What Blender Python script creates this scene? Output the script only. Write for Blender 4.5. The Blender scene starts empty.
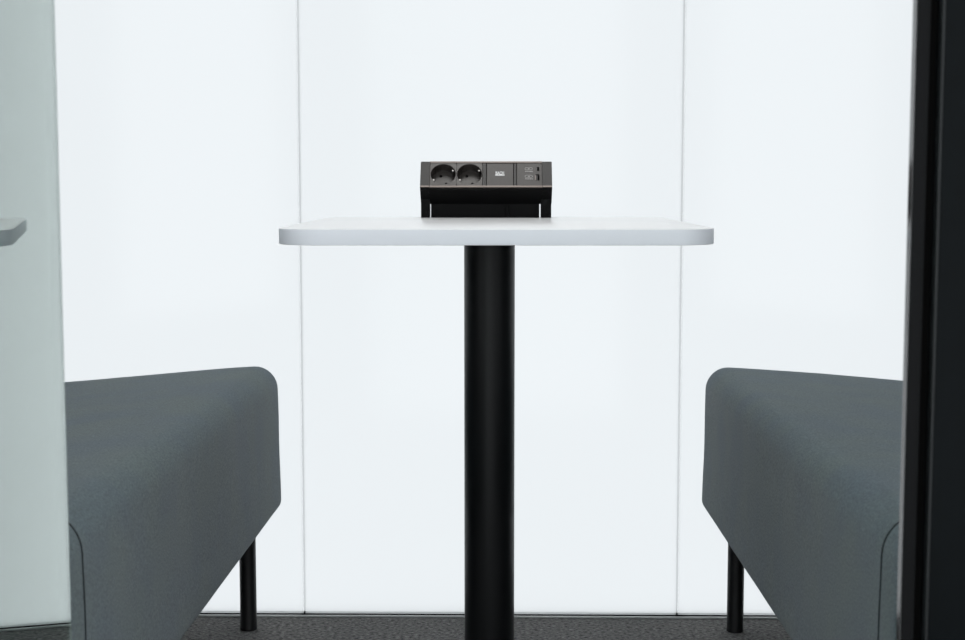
import bpy, bmesh, math, random
from mathutils import Vector, Matrix, noise
random.seed(4)
S = bpy.context.scene
COL = S.collection

# ------------------------------------------------------------------ helpers
def newmat(name):
    m = bpy.data.materials.new(name); m.use_nodes = True
    nt = m.node_tree
    return m, nt, nt.nodes['Principled BSDF']

def principled(name, col, rough=.5, metal=0., spec=.5, noise_amt=0., noise_scale=60., bump=0.):
    m, nt, b = newmat(name)
    b.inputs['Base Color'].default_value = (*col, 1)
    b.inputs['Roughness'].default_value = rough
    b.inputs['Metallic'].default_value = metal
    b.inputs['Specular IOR Level'].default_value = spec
    if noise_amt or bump:
        tc = nt.nodes.new('ShaderNodeTexCoord')
        n = nt.nodes.new('ShaderNodeTexNoise'); n.inputs['Scale'].default_value = noise_scale
        n.inputs['Detail'].default_value = 4
        nt.links.new(tc.outputs['Object'], n.inputs['Vector'])
        if noise_amt:
            r = nt.nodes.new('ShaderNodeValToRGB')
            r.color_ramp.elements[0].position = .3; r.color_ramp.elements[1].position = .7
            r.color_ramp.elements[0].color = (*[c*(1-noise_amt) for c in col], 1)
            r.color_ramp.elements[1].color = (*[min(1, c*(1+noise_amt)) for c in col], 1)
            nt.links.new(n.outputs['Fac'], r.inputs['Fac'])
            nt.links.new(r.outputs['Color'], b.inputs['Base Color'])
        if bump:
            bp = nt.nodes.new('ShaderNodeBump'); bp.inputs['Strength'].default_value = bump
            bp.inputs['Distance'].default_value = .001
            nt.links.new(n.outputs['Fac'], bp.inputs['Height'])
            nt.links.new(bp.outputs['Normal'], b.inputs['Normal'])
    return m

def obj(name, bm, mat, parent=None, loc=None, smooth=20, recalc=True):
    if recalc: bmesh.ops.recalc_face_normals(bm, faces=bm.faces[:])
    me = bpy.data.meshes.new(name); bm.to_mesh(me); bm.free()
    for m in (mat if isinstance(mat, (list, tuple)) else [mat]): me.materials.append(m)
    if smooth:
        me.shade_smooth(); me.set_sharp_from_angle(angle=math.radians(smooth))
    o = bpy.data.objects.new(name, me); COL.objects.link(o)
    if parent: o.parent = parent
    if loc: o.location = loc
    return o

def thing(name, label, cat, loc=(0, 0, 0), kind=None):
    o = bpy.data.objects.new(name, None); COL.objects.link(o)
    o.empty_display_size = .05
    o.location = loc; o['label'] = label; o['category'] = cat
    if kind: o['kind'] = kind
    return o

def tag(o, label, cat, kind=None):
    o['label'] = label; o['category'] = cat
    if kind: o['kind'] = kind
    return o

def box(bm, x0, x1, y0, y1, z0, z1, bev=0., seg=2, M=None):
    r = bmesh.ops.create_cube(bm, size=1)
    vs = r['verts']
    for v in vs:
        v.co = Vector((x0+(v.co.x+.5)*(x1-x0), y0+(v.co.y+.5)*(y1-y0), z0+(v.co.z+.5)*(z1-z0)))
    fs = set(f for v in vs for f in v.link_faces)
    if bev:
        es = list(set(e for f in fs for e in f.edges))
        r = bmesh.ops.bevel(bm, geom=es, offset=bev, segments=seg, profile=.5, affect='EDGES')
        vs = list(set(v for f in r['faces'] for v in f.verts) | set(v for v in vs if v.is_valid))
    if M:
        for v in vs: v.co = M @ v.co
    return vs

def lathe(bm, prof, n=64, center=(0, 0), M=None):
    """prof: list of (r, z) bottom to top, closed with caps when r > 0 at the ends."""
    rings = []
    for r, z in prof:
        rings.append([bm.verts.new((center[0]+r*math.cos(2*math.pi*i/n), center[1]+r*math.sin(2*math.pi*i/n), z)) for i in range(n)])
    for a, b in zip(rings, rings[1:]):
        for i in range(n): bm.faces.new((a[i], a[(i+1) % n], b[(i+1) % n], b[i]))
    bm.faces.new(rings[0][::-1]); bm.faces.new(rings[-1])
    if M:
        for ring in rings:
            for v in ring: v.co = M @ v.co

def prism_x(bm, poly, x0, x1):
    """poly of (y, z) pulled along x."""
    a = [bm.verts.new((x0, y, z)) for y, z in poly]; b = [bm.verts.new((x1, y, z)) for y, z in poly]
    n = len(poly)
    for i in range(n): bm.faces.new((a[i], a[(i+1) % n], b[(i+1) % n], b[i]))
    bm.faces.new(a[::-1]); bm.faces.new(b)

def tube(bm, pts, r, n=8):
    rings = []
    for i, p in enumerate(pts):
        p = Vector(p)
        t = (Vector(pts[min(i+1, len(pts)-1)]) - Vector(pts[max(i-1, 0)])).normalized()
        u = t.cross(Vector((0, 1, 0)))
        if u.length < 1e-4: u = t.cross(Vector((1, 0, 0)))
        u.normalize(); w = t.cross(u)
        rings.append([bm.verts.new(p + r*(math.cos(2*math.pi*k/n)*u + math.sin(2*math.pi*k/n)*w)) for k in range(n)])
    for a, b in zip(rings, rings[1:]):
        for i in range(n): bm.faces.new((a[i], a[(i+1) % n], b[(i+1) % n], b[i]))
    bm.faces.new(rings[0][::-1]); bm.faces.new(rings[-1])

# ------------------------------------------------------------------ materials
def m_frosted():
    """white frosted glass: light from behind is scattered through it, the front has a faint gloss."""
    m, nt, b = newmat('frosted_glass')
    out = nt.nodes['Material Output']
    nt.nodes.remove(b)
    tr = nt.nodes.new('ShaderNodeBsdfTranslucent'); tr.inputs['Color'].default_value = FROST
    gl = nt.nodes.new('ShaderNodeBsdfGlossy'); gl.inputs['Roughness'].default_value = .12
    fr = nt.nodes.new('ShaderNodeFresnel'); fr.inputs['IOR'].default_value = 1.35
    mx = nt.nodes.new('ShaderNodeMixShader')
    nt.links.new(fr.outputs['Fac'], mx.inputs['Fac'])
    nt.links.new(tr.outputs['BSDF'], mx.inputs[1]); nt.links.new(gl.outputs['BSDF'], mx.inputs[2])
    nt.links.new(mx.outputs['Shader'], out.inputs['Surface'])
    return m

def m_glass():
    m, nt, b = newmat('clear_glass')
    out = nt.nodes['Material Output']; nt.nodes.remove(b)
    g = nt.nodes.new('ShaderNodeBsdfGlass'); g.inputs['IOR'].default_value = 1.52
    g.inputs['Roughness'].default_value = 0.; g.inputs['Color'].default_value = (.93, .985, .965, 1)
    nt.links.new(g.outputs['BSDF'], out.inputs['Surface'])
    return m

def m_fabric():
    m, nt, b = newmat('wool_fabric')
    L = nt.links.new
    tc = nt.nodes.new('ShaderNodeTexCoord')
    n1 = nt.nodes.new('ShaderNodeTexNoise'); n1.inputs['Scale'].default_value = 380; n1.inputs['Detail'].default_value = 2
    n2 = nt.nodes.new('ShaderNodeTexNoise'); n2.inputs['Scale'].default_value = 9; n2.inputs['Detail'].default_value = 3
    L(tc.outputs['Object'], n1.inputs['Vector']); L(tc.outputs['Object'], n2.inputs['Vector'])
    r1 = nt.nodes.new('ShaderNodeValToRGB')
    r1.color_ramp.elements[0].position = .32; r1.color_ramp.elements[1].position = .68
    r1.color_ramp.elements[0].color = (*[c*.70 for c in FABRIC], 1); r1.color_ramp.elements[1].color = (*[c*1.30 for c in FABRIC], 1)
    L(n1.outputs['Fac'], r1.inputs['Fac'])
    r2 = nt.nodes.new('ShaderNodeValToRGB')
    r2.color_ramp.elements[0].position = .35; r2.color_ramp.elements[1].position = .65
    r2.color_ramp.elements[0].color = (.86, .89, .98, 1); r2.color_ramp.elements[1].color = (1, 1, .97, 1)
    L(n2.outputs['Fac'], r2.inputs['Fac'])
    mx = nt.nodes.new('ShaderNodeMix'); mx.data_type = 'RGBA'; mx.blend_type = 'MULTIPLY'
    mx.inputs['Factor'].default_value = 1
    L(r1.outputs['Color'], mx.inputs['A']); L(r2.outputs['Color'], mx.inputs['B'])
    L(mx.outputs['Result'], b.inputs['Base Color'])
    bp = nt.nodes.new('ShaderNodeBump'); bp.inputs['Strength'].default_value = .35; bp.inputs['Distance'].default_value = .0008
    L(n1.outputs['Fac'], bp.inputs['Height']); L(bp.outputs['Normal'], b.inputs['Normal'])
    b.inputs['Roughness'].default_value = .95; b.inputs['Specular IOR Level'].default_value = .15
    b.inputs['Sheen Weight'].default_value = .12; b.inputs['Sheen Roughness'].default_value = .5
    return m

def m_carpet():
    m, nt, b = newmat('loop_carpet')
    L = nt.links.new
    tc = nt.nodes.new('ShaderNodeTexCoord')
    mp = nt.nodes.new('ShaderNodeMapping'); mp.inputs['Scale'].default_value = (.55, 1, 1)
    L(tc.outputs['Object'], mp.inputs['Vector'])
    n1 = nt.nodes.new('ShaderNodeTexNoise'); n1.inputs['Scale'].default_value = 230; n1.inputs['Detail'].default_value = 5
    n1.inputs['Roughness'].default_value = .7
    L(mp.outputs['Vector'], n1.inputs['Vector'])
    v = nt.nodes.new('ShaderNodeTexVoronoi'); v.inputs['Scale'].default_value = 230
    L(mp.outputs['Vector'], v.inputs['Vector'])
    r = nt.nodes.new('ShaderNodeValToRGB')
    e = r.color_ramp.elements
    e[0].position = .34; e[0].color = (.022, .022, .022, 1)
    e[1].position = .70; e[1].color = (.34, .337, .33, 1)
    L(n1.outputs['Fac'], r.inputs['Fac'])
    L(r.outputs['Color'], b.inputs['Base Color'])
    bp = nt.nodes.new('ShaderNodeBump'); bp.inputs['Strength'].default_value = .6; bp.inputs['Distance'].default_value = .003
    L(v.outputs['Distance'], bp.inputs['Height']); L(bp.outputs['Normal'], b.inputs['Normal'])
    b.inputs['Roughness'].default_value = 1; b.inputs['Specular IOR Level'].default_value = .05
    return m

FROST = (.497, .507, .5125, 1)
FABRIC = (.088, .116, .123)
def m_clear():
    m, nt, b = newmat('clear_backing'); out = nt.nodes['Material Output']; nt.nodes.remove(b)
    t = nt.nodes.new('ShaderNodeBsdfTransparent'); nt.links.new(t.outputs['BSDF'], out.inputs['Surface']); return m
def m_joint(name, col):
    m, nt, b = newmat(name); out = nt.nodes['Material Output']; nt.nodes.remove(b)
    t = nt.nodes.new('ShaderNodeBsdfTranslucent'); t.inputs['Color'].default_value = (*col, 1)
    nt.links.new(t.outputs['BSDF'], out.inputs['Surface']); return m
M_frost = m_frosted(); M_clear = m_clear(); M_seal = m_joint('grey_joint_seal', (.36, .368, .373)); M_dkseal = m_joint('dark_glazing_seal', (.42, .435, .44)); M_glass = m_glass(); M_fab = m_fabric(); M_carpet = m_carpet()
M_thread = principled('dark_seam_thread', (.012, .016, .02), .9)
M_black = principled('black_powder_coat', (.0034, .0039, .0047), .42, spec=.26, noise_amt=.15, noise_scale=400, bump=.03)
M_gloss = principled('black_gloss_jamb', (.012, .013, .014), .12, spec=.75)
M_panel = principled('dark_cover_panel', (.0018, .0030, .0037), .42, spec=.06, noise_amt=.12, noise_scale=30)
M_jamb = principled('black_jamb_face', (.0030, .0034, .0039), .6, spec=.09)
M_litedge = principled('painted_lit_edge', (.011, .0125, .0135), .45, spec=.2)  # lighter grey that paints in the light caught by the panel edge
M_ground = principled('ground_glass_edge', (.30, .335, .33), .7, spec=.2)
M_gasket = principled('black_rubber_gasket', (.003, .003, .003), .9, spec=.1)
M_lam = principled('white_laminate', (.81, .815, .82), .25, spec=.4, noise_amt=.01, noise_scale=200)
M_edge = principled('white_edge_band', (.86, .895, .945), .5, spec=.4)
M_alu = principled('satin_aluminium', (.40, .41, .415), .5)
M_felt = principled('charcoal_felt', (.07, .075, .08), .95, noise_amt=.08, noise_scale=120)
M_ceil = principled('white_ceiling_paint', (.8, .8, .8), .8, noise_amt=.02)
M_pbody = principled('black_abs_plastic', (.0030, .0031, .0034), .5, spec=.1)
M_pface = principled('graphite_faceplate', (.024, .020, .018), .42, spec=.5, noise_amt=.05, noise_scale=900)
M_sock = principled('warm_grey_socket', (.036, .0305, .027), .42, spec=.6)
M_pcap = principled('graphite_end_cap', (.0215, .0198, .0193), .5, spec=.5)
M_bronze = principled('bronze_anodised_rail', (.19, .162, .147), .45, metal=.5)
M_hole = principled('black_opening', (.002, .002, .002), .9, spec=.05)
M_clip = principled('nickel_contact', (.32, .31, .30), .45, metal=1.)
M_white = principled('white_print', (.75, .75, .75), .6)
M_greyprint = principled('grey_print', (.36, .35, .34), .6)

# ------------------------------------------------------------------ the setting
WY = 2.6488                       # front face of the frosted wall
X0, X1 = -1.055, 1.008           # inner side walls
bm = bmesh.new(); box(bm, X0-.05, X1+.05, .2, WY+.006, -.03, 0)
tag(obj('floor', bm, M_carpet, smooth=0), 'dark grey loop pile carpet under the table and benches', 'floor', 'structure')
bm = bmesh.new(); box(bm, X0-.05, X1+.05, 1.19, WY+.06, 2.25, 2.3)
tag(obj('ceiling', bm, M_ceil, smooth=0), 'white ceiling above the booth', 'ceiling', 'structure')
for nm, a, b_, lb in (('wall_left', X0-.05, X0, 'dark felt side wall behind the left bench'), ('wall_right', X1, X1+.05, 'dark felt side wall behind the right bench')):
    bm = bmesh.new(); box(bm, a, b_, 1.27, WY+.06, 0, 2.25)
    tag(obj(nm, bm, M_felt, smooth=0), lb, 'wall', 'structure')

SL, SR = -.3665, .3192           # the two joints
wall = thing('wall_back', 'bright white frosted glass wall of tall panels behind the table', 'wall', (0, WY, 0), 'structure')
for a, b_ in ((X0, SL-.0018), (SL+.0018, SR-.0018), (SR+.0018, X1)):
    bm = bmesh.new(); box(bm, a, b_, 0, .005, .0093, 2.245)
    g = obj('glass_panel', bm, [M_frost, M_clear], wall, smooth=0)      # frosted film on the room side of clear glass
    for p in g.data.polygons:
        if p.normal.y > -.5: p.material_index = 1
for s in (SL, SR):
    bm = bmesh.new(); box(bm, s-.0018, s+.0018, .0010, .0045, .0093, 2.245)
    g = obj('joint_seal', bm, [M_seal, M_clear], wall, smooth=0)
    for p in g.data.polygons:
        if p.normal.y > -.5: p.material_index = 1
base = thing('baseboard_back', 'slim black floor channel with a silver lip under the frosted glass wall', 'baseboard', (0, WY, 0), 'structure')
for a, b_ in ((X0, SL-.0015), (SL+.0015, SR-.0012), (SR+.0012, X1)):
    bm = bmesh.new(); box(bm, a, b_, -.0012, .0048, .0066, .0099); 
    g = obj('glazing_seal', bm, [M_dkseal, M_clear], base, smooth=0)
    for p in g.data.polygons:
        if p.normal.y > -.5: p.material_index = 1
bm = bmesh.new(); box(bm, X0, X1, .003, .006, 0, .0063)
for s in (SL, SR): box(bm, s-.0017, s+.0017, -.0008, .0048, .0055, .0098)
obj('channel', bm, M_gasket, base, smooth=0)
bm = bmesh.new(); box(bm, X0, X1, -.005, .003, 0, .0029, .0008); obj('lip', bm, M_alu, base)

# right front post: glossy reveal, jamb face, gasket groove, cover panel
JX = .3302; FY = 1.200
post = thing('trim_1', 'black door post at the right edge in front of the right bench', 'door post', (JX, FY, 0), 'structure')
bm = bmesh.new(); box(bm, .0006, .0115, 0, .0115, 0, 2.25, .0006, 2); obj('jamb', bm, M_jamb, post)
bm = bmesh.new(); box(bm, 0, .0006, .0008, .0115, 0, 2.25); obj('reveal_strip', bm, M_gloss, post, smooth=0)
bm = bmesh.new(); box(bm, .0105, .0225, .0117, .028, 0, 2.25); obj('gasket', bm, M_gasket, post, smooth=0)
bm = bmesh.new(); box(bm, .0200, .24, -.006, .060, 0, 2.25, .0028, 4); obj('cover_panel', bm, M_panel, post)
bm = bmesh.new(); box(bm, .0186, .0212, -.0072, .004, 0, 2.25, .001, 3); obj('lit_edge_strip', bm, M_litedge, post)  # added strip: highlight on the cover panel's rounded edge, put in as colour
# left front post behind the open glass leaf
post2 = thing('trim_2', 'black door post behind the open glass door at the left edge', 'door post', (-.3800, FY+.003, 0), 'structure')
bm = bmesh.new(); box(bm, -.24, 0, -.004, .050, 0, 2.25, .0018, 3); obj('cover_panel', bm, M_panel, post2)

# the open glass leaf, hinged at the left post, standing open towards the camera
ALPHA = math.radians(8.45)
door = thing('door_1', 'clear glass door leaf standing open at the left edge', 'glass door', (-.3630, FY+.002, 0), 'structure')
door.rotation_euler = (0, 0, ALPHA)          # local -y points from the hinge towards the camera
bm = bmesh.new(); box(bm, -.010, 0, -.72, 0, .008, 2.2, .0008, 2); leaf = obj('glass_leaf', bm, [M_glass, M_ground], door)
for p in leaf.data.polygons:
    if abs(p.normal.y) > .9: p.material_index = 1     # ground edges

# ------------------------------------------------------------------ table
TX, TZ = -.0135, .7375
table = thing('pedestal_table', 'white rounded table on a single black column in the middle', 'table', (-.022, 2.27, 0))
table.rotation_euler = (0, 0, math.radians(.7))
tl = lambda x, y, z: (x+.022, y-2.27, z)
def rounded_slab(bm, x0, x1, y0, y1, z0, z1, r, bev):
    pts = []
    for cx, cy, a0 in ((x1-r, y1-r, 0), (x0+r, y1-r, 90), (x0+r, y0+r, 180), (x1-r, y0+r, 270)):
        for k in range(13):
            a = math.radians(a0 + 90*k/12); pts.append((cx, cy, math.cos(a), math.sin(a)))
    rings = []
    prof = [(bev, 0)] + [(bev*(1-math.sin(math.radians(t))), bev*(1-math.cos(math.radians(t)))) for t in (30, 60, 90)]
    lv = [(i, z0+h) for i, h in prof] + [(i, z1-h) for i, h in prof[::-1]]
    for ins, z in lv:
        rings.append([bm.verts.new(tl(cx+(r-ins)*c, cy+(r-ins)*s, z)) for cx, cy, c, s in pts])
    n = len(pts)
    for a, b_ in zip(rings, rings[1:]):
        for i in range(n): bm.faces.new((a[i], a[(i+1) % n], b_[(i+1) % n], b_[i]))
    bm.faces.new(rings[0][::-1]); bm.faces.new(rings[-1])
bm = bmesh.new(); rounded_slab(bm, TX-.2938, TX+.2938, 1.932, 2.612, TZ-.0212, TZ, .062, .0012)
top = obj('tabletop', bm, [M_lam, M_edge], table)
for p in top.data.polygons:
    if abs(p.normal.z) < .5: p.material_index = 1
bm = bmesh.new(); lathe(bm, [(.0392, .006), (.0392, TZ-.0252)], 64); obj('column', bm, M_black, table)
bm = bmesh.new(); lathe(bm, [(.215, 0), (.218, .001), (.218, .005), (.214, .008), (.04, .0095)], 96); obj('base_plate', bm, M_black, table)
bm = bmesh.new(); box(bm, -.11, .11, -.11, .11, TZ-.0252, TZ-.0212, .001); obj('mounting_plate', bm, M_black, table)

# ------------------------------------------------------------------ power unit on the tabletop
PX, PY, PZ = -.0307, 2.535, TZ
K = .001723
px = lambda p: -.1427 + (p-421)*K - PX          # local x of a face mark
unit = thing('power_outlet_unit', 'black desktop power unit with two round sockets on the white table', 'power strip', (PX, PY, PZ))
lipz, topy, topz = .0535, .031, .0968
e2 = Vector((0, topy, topz-lipz)); FL = e2.length; e2.normalize()
nrm = Vector((0, -e2.z, e2.y))
# face frame: local (s along x, t up the face, d out of the face)
FM = Matrix(((1, 0, 0, 0), (0, e2.y, nrm.y, 0), (0, e2.z, nrm.z, lipz), (0, 0, 0, 1)))
XL, XR = px(420.2), px(552.0); CL, CR = px(429.6), px(542.2)
outer = [(0, lipz), (.003, .0475), (.030, .0235), (.052, .0245), (.066, .045), (.064, topz-.001), (.062, topz), (topy, topz)]
inner = [(topy+.0004, topz-.0022), (.060, topz-.0022), (.0635, .046), (.051, .0265), (.031, .0258), (.0045, .0490), (.0022, lipz)]
bm = bmesh.new(); prism_x(bm, outer+inner, CL, CR); obj('housing', bm, M_pbody, unit, smooth=0)
# anodised rails along the top and the bottom of the face
bm = bmesh.new(); box(bm, CL, CR, -.0012, .0022, -.002, .0008, .0004, 2, FM); obj('bottom_rail', bm, M_bronze, unit)
bm = bmesh.new(); box(bm, CL, CR, FL-.0030, FL+.0002, -.002, .0008, .0004, 2, FM); obj('top_rail', bm, M_bronze, unit)
# end caps with a foot under each
for a, b_, fa, fb, fin in ((XL, CL, px(420.5), px(429.4), 1), (CR, XR, px(541.0), px(551.5), -1)):
    bm = bmesh.new(); prism_x(bm, outer, a, b_)
    bmesh.ops.bevel(bm, geom=bm.edges[:], offset=.0007, segments=2, affect='EDGES')
    cap = obj('end_cap', bm, [M_pbody, M_pcap], unit)
    for p in cap.data.polygons:
        if p.normal.dot(nrm) > .7: p.material_index = 1
    cap['label'] = 'graphite end cap'
    bm = bmesh.new(); box(bm, a+.0004, b_-.0004, -.0011, .0022, 0, .0006, .0002, 1, FM); obj('rail_end', bm, M_bronze, cap)
    bm = bmesh.new(); box(bm, fa, fb, .0205, .040, 0, .034, .0006, 2); obj('foot', bm, M_pbody, unit)
# clamp body between the feet
bm = bmesh.new()
box(bm, px(430.3), px(505), .030, .041, 0, .027, .0005, 2); box(bm, px(509.5), px(539.6), .030, .041, 0, .027, .0005, 2)
box(bm, px(504.8), px(509.7), .0325, .041, 0, .027)
obj('clamp_bracket', bm, M_pbody, unit)
bm = bmesh.new(); box(bm, px(505.9), px(508.6), .0310, .0330, 0, .027, .0003, 1); obj('clamp_rib', bm, M_pbody, unit)

T0, T1 = .0026, FL-.0034                        # height band of the inserts
def socket(x0, x1):
    cx, cy = (x0+x1)/2, (T0+T1)/2+.0002
    R, D, n = .0211, .0175, 64
    bm = bmesh.new()
    # plate with a round opening
    corner = []
    for i in range(n):
        a = 2*math.pi*(i+.5)/n; c, s = math.cos(a), math.sin(a)
        k = min((x1-x0)/2/abs(c) if abs(c) > 1e-6 else 9, (T1-T0)/2/abs(s) if abs(s) > 1e-6 else 9)
        corner.append((cx+k*c, cy+k*s))
    lv = [[(x, y, 0) for x, y in corner]]
    for r, d in ((R+.0008, 0), (R+.0003, -.0002), (R, -.0008), (R-.0006, -D+.001), (R-.0014, -D)):
        lv.append([(cx+r*math.cos(2*math.pi*(i+.5)/n), cy+r*math.sin(2*math.pi*(i+.5)/n), d) for i in range(n)])
    rings = [[bm.verts.new(FM @ Vector(p)) for p in l] for l in lv]
    for a, b_ in zip(rings, rings[1:]):
        for i in range(n): bm.faces.new((a[i], a[(i+1) % n], b_[(i+1) % n], b_[i]))
    bm.faces.new(rings[-1])
    so = obj('socket', bm, M_sock, unit, recalc=False)
    so.data.flip_normals() if so.data.polygons[0].normal.dot(nrm) < 0 else None
    ax = math.radians(121)
    for sg in (1, -1):
        hx, hy = cx+sg*.0095*math.cos(ax), cy+sg*.0095*math.sin(ax)
        bm = bmesh.new(); lathe(bm, [(.0026, -D-.004), (.0026, -D+.00025)], 20, (hx, hy), FM); obj('pin_hole', bm, M_hole, so)
        # earth contact on the recess wall, and the guide notch at right angles to it
        A = Matrix.Translation((cx, cy, 0)) @ Matrix.Rotation(ax+sg*math.pi/2, 4, 'Z')
        bm = bmesh.new(); box(bm, R-.0034, R-.0003, -.0017, .0017, -D+.001, -.003, .0004, 2, FM @ A); obj('earth_clip', bm, M_clip, so)
        A = Matrix.Translation((cx, cy, 0)) @ Matrix.Rotation(ax+(0 if sg > 0 else math.pi), 4, 'Z')
        bm = bmesh.new()
        for off in (-.0034, .0026): box(bm, R-.0024, R-.0002, off, off+.0008, -D, -.0014, .0003, 1, FM @ A)
        obj('guide_rib', bm, M_pface, so)
    return so
socket(px(429.9), px(456.3)); socket(px(456.6), px(482.3))
def plate(name, a, b_, m, d=0., t=.002):
    bm = bmesh.new(); box(bm, a, b_, T0, T1, d-t, d, .0003, 1, FM); return obj(name, bm, m, unit)
plate('spacer', px(482.6), px(486.2), M_pcap, -.0003)
blank = plate('blank_plate', px(486.7), px(513.2), M_pface, -.0005)
plate('spacer', px(513.7), px(516.4), M_pcap, -.0004)
usb = plate('charger_plate', px(516.8), px(542.0), M_pface, -.0001)

def text_mesh(name, body, size, cx, cy, d, mat, parent, sx=1.):
    c = bpy.data.curves.new(name, 'FONT'); c.body = body; c.size = size; c.align_x = 'CENTER'; c.align_y = 'CENTER'
    c.extrude = .00008; c.offset = size*.03
    t = bpy.data.objects.new(name, c); COL.objects.link(t)
    dg = bpy.context.evaluated_depsgraph_get()
    me = bpy.data.meshes.new_from_object(t.evaluated_get(dg))
    bpy.data.objects.remove(t); bpy.data.curves.remove(c)
    me.transform(FM @ Matrix.Translation((cx, cy, d)) @ Matrix.Diagonal((sx, 1, 1, 1)))
    me.materials.clear(); me.materials.append(mat)
    o = bpy.data.objects.new(name, me); COL.objects.link(o); o.parent = parent
    return o
tpx = lambda y: (187.2-y)*FL/24.6                # face height of a photographed row
lx0, lx1 = px(495.1), px(504.5)
text_mesh('logo_lettering', 'BACH', .0086, (lx0+lx1)/2, tpx(173.9), -.0003, M_white, blank, .66)
bm = bmesh.new(); box(bm, lx0, lx1, tpx(176.3), tpx(175.2), -.0005, -.0003, 0, 1, FM); obj('logo_bar', bm, M_white, blank, smooth=0)
# charger markings: an outlined pill over a short printed line, twice
def pill(cx, cy, w, h, r):
    bm = bmesh.new(); pts = []
    for k in range(28):
        a = 2*math.pi*k/28
        sx = (w/2-h/2)*(1 if math.cos(a) >= 0 else -1)
        pts.append((sx+h/2*math.cos(a), h/2*math.sin(a)))
    ri = []
    for kk in (1, -1):
        ri.append([bm.verts.new(FM @ Vector((cx+x+kk*r*math.cos(2*math.pi*i/28), cy+y+kk*r*math.sin(2*math.pi*i/28), .00012))) for i, (x, y) in enumerate(pts)])
    for i in range(28): bm.faces.new((ri[0][i], ri[0][(i+1) % 28], ri[1][(i+1) % 28], ri[1][i]))
    return bm
for yc, yl in ((169.7, 172.4), (177.2, 179.6)):
    mk = obj('port_symbol', pill(px(528.7), tpx(yc), .0128, .0050, .00045), M_greyprint, usb, smooth=0)
    bm = bmesh.new(); box(bm, px(527.9), px(529.7), tpx(yc)-.0009, tpx(yc)+.0009, 0, .00012, 0, 1, FM); obj('bolt_mark', bm, M_greyprint, mk, smooth=0)
    bm = bmesh.new(); q = px(525.0)
    for w in (.0024, .0026, .0018, .0028, .0024):
        box(bm, q, q+w, tpx(yl)-.0008, tpx(yl)+.0008, 0, .00012, 0, 1, FM); q += w+.0004
    obj('printed_line', bm, M_greyprint, mk, smooth=0)
bm = bmesh.new(); box(bm, px(537.2), px(539.2), tpx(171.8), tpx(168.0), -.0006, .00015, .0001, 1, FM); obj('small_port', bm, M_hole, usb)
bm = bmesh.new(); box(bm, px(535.2), px(539.4), tpx(181.0), tpx(175.2), -.0006, .00015, .0001, 1, FM); pa = obj('large_port', bm, M_hole, usb)
bm = bmesh.new(); box(bm, px(535.3), px(537.6), tpx(180.9), tpx(176.2), 0, .0004, .0001, 1, FM); obj('port_tongue', bm, M_pcap, pa)
bm = bmesh.new(); box(bm, px(534.9), px(535.7), tpx(181.0), tpx(176.0), 0, .0005, .0001, 1, FM); obj('port_rim', bm, M_bronze, pa)

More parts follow.
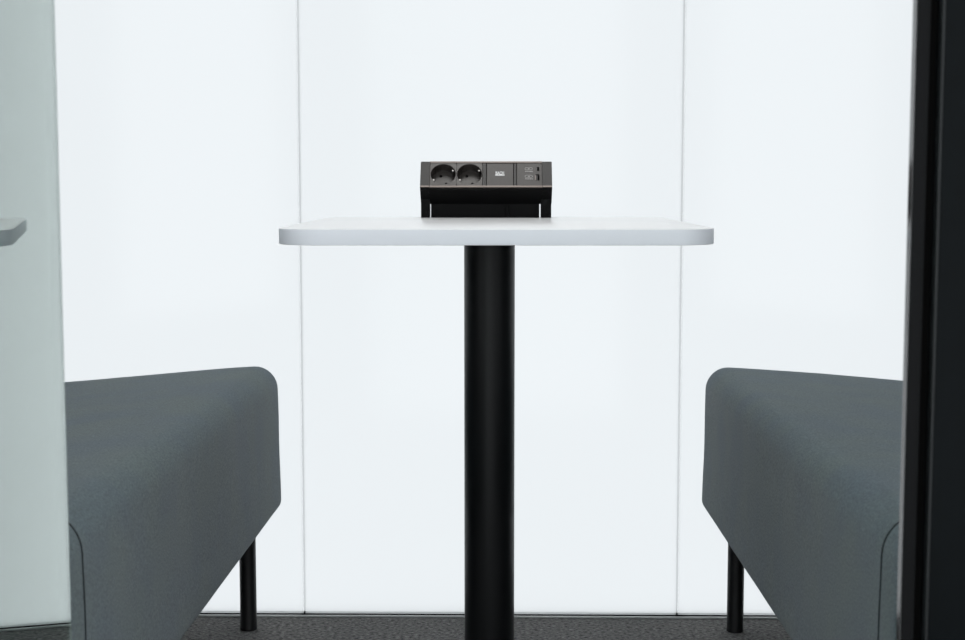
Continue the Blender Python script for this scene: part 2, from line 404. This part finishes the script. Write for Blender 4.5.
# ------------------------------------------------------------------ benches
def bench(name, label, xin, side, zb, yn, yf, legx, legy, seam, turn):
    """side = -1: the seat runs left from its inner face xin; +1: right."""
    W = (xin-X0-.012) if side < 0 else (X1-.012-xin)
    H = .4725-zb
    root = thing(name, label, 'bench', (xin, (yn+yf)/2, 0))
    yc = (yn+yf)/2
    crown, sag = .011, -.004
    rt, rb = .040, .021            # upper and lower corner radii
    slope = math.tan(math.radians(5.15 if side < 0 else 4.6))
    def prof(ins, N=10):
        pts = []
        def arc(cu, cz, r, a0, a1, n):
            r = max(r-ins, .002)
            for k in range(n+1):
                a = math.radians(a0+(a1-a0)*k/n); pts.append((cu+r*math.cos(a), cz+r*math.sin(a)))
        # u grows away from the inner face
        arc(rb, rb, rb, 270, 180, N)
        for k in range(1, 8): pts.append((ins, rb+(H-rt-rb)*k/8))
        arc(rt, H-rt, rt, 180, 90, N)
        for k in range(1, 16): pts.append((rt+(W-2*rt)*k/16, H-ins))
        arc(W-rt, H-rt, rt, 90, 0, N)
        arc(W-rb, rb, rb, 0, -90, N)
        for k in range(1, 10): pts.append((W-rb-(W-2*rb)*k/10, ins))
        return pts
    def place(u, z, y, seed):
        f = z/H
        # flat by the front edge, then falling towards the wall
        drop = slope*max(0., u-.035)
        drop -= slope*.05*(1-math.exp(-max(0., u-.035)/.05)) * .5
        zz = z - drop*f
        lean = .0042*f
        q = noise.noise(Vector((u*5+seed, y*4, z*6)))*.0022 + noise.noise(Vector((u*13+seed, y*11, z*15)))*.0008
        uu = u + lean*(1 if u < W/2 else 0) + q*(1 if u < .02 else .3)*min(1, .25+2*f)
        return Vector((side*uu, y-yc, zb+zz+q*f*.8+(crown*f-sag*(1-f))*(yf-y)/(yf-yn)))
    seed = 3.1 if side < 0 else 8.7
    ER = .022
    ys = []
    for t in (0, 15, 30, 45, 60, 75, 90):
        ys.append((yn+ER*(1-math.sin(math.radians(t))), ER*(1-math.cos(math.radians(t)))))
    ys = [(yn+ER-ER*math.cos(math.radians(t)), ER-ER*math.sin(math.radians(t))) for t in (0, 15, 30, 45, 60, 75, 90)]
    m = 34
    ys += [(yn+ER+(yf-yn-2*ER)*k/m, 0) for k in range(1, m)]
    ys += [(yf-ER+ER*math.sin(math.radians(t)), ER-ER*math.cos(math.radians(t))) for t in (0, 15, 30, 45, 60, 75, 90)]
    bm = bmesh.new(); rings = []
    for y, ins in ys: rings.append([bm.verts.new(place(u, z, y, seed)) for u, z in prof(ins)])
    n = len(rings[0])
    for a, b_ in zip(rings, rings[1:]):
        for i in range(n): bm.faces.new((a[i], a[(i+1) % n], b_[(i+1) % n], b_[i]))
    bm.faces.new(rings[0][::-1]); bm.faces.new(rings[-1])
    seat = obj('upholstered_seat', bm, M_fab, root, smooth=50)
    for y in (seam,):
        pts = [place(u, z, y, seed) for u, z in prof(-.0002)]
        bm = bmesh.new(); tube(bm, pts + pts[:1], .0011, 6)
        obj('seam', bm, M_thread, seat)
    for lx, ly in ((legx, legy), (legx, yn+.09), (side*(W-.06)+xin, legy), (side*(W-.06)+xin, yn+.09)):
        bm = bmesh.new()
        lathe(bm, [(.0142, 0), (.0152, .001), (.0152, .004), (.0147, .0055), (.0147, zb+.012)], 32)
        o = obj('leg', bm, M_black, root); o.location = (lx-xin, ly-yc, 0)
    root.rotation_euler = (0, 0, turn); root['group'] = 'fabric benches on either side of the table'
    return root
bench('upholstered_bench', 'grey fabric bench on the left beside the open glass door', -.4025, -1, .2120, 1.325, 2.610, -.4612, 2.570, 1.395, -.0075)
bench('upholstered_bench', 'grey fabric bench on the right behind the black door post', .3578, 1, .2140, 1.325, 2.610, .4180, 2.572, 1.395, .0065)

# ------------------------------------------------------------------ light and camera
w = bpy.data.worlds.new('daylit_office'); S.world = w; w.use_nodes = True
bg = w.node_tree.nodes['Background']; bg.inputs['Color'].default_value = (.95, .98, 1.0, 1); bg.inputs['Strength'].default_value = 1.82
def area(name, loc, rot, sx, sy, power, col=(1, 1, 1)):
    l = bpy.data.lights.new(name, 'AREA'); l.shape = 'RECTANGLE'; l.size = sx; l.size_y = sy; l.energy = power; l.color = col
    o = bpy.data.objects.new(name, l); COL.objects.link(o); o.location = loc; o.rotation_euler = rot
    return o
area('ceiling_lamp', (-.02, 2.28, 2.24), (0, 0, 0), .6, .5, 9., (1, .985, .96))

cam = bpy.data.cameras.new('camera'); co = bpy.data.objects.new('camera', cam); COL.objects.link(co)
cam.sensor_width = 36; cam.lens = 1471.2/965*36; cam.clip_start = .02
P, YAW = .0939012, .0144326
fwd = Vector((-math.sin(YAW)*math.cos(P), math.cos(YAW)*math.cos(P), -math.sin(P)))
right = Vector((math.cos(YAW), math.sin(YAW), 0)); up = right.cross(fwd)
co.matrix_world = Matrix(((right.x, up.x, -fwd.x, 0), (right.y, up.y, -fwd.y, 0), (right.z, up.z, -fwd.z, .8), (0, 0, 0, 1)))
cam.dof.use_dof = True; cam.dof.focus_distance = 2.35; cam.dof.aperture_fstop = 11
S.camera = co
vs = S.view_settings
vs.view_transform = 'Standard'; vs.look = 'None'; vs.exposure = 0; vs.gamma = 1; vs.use_curve_mapping = False
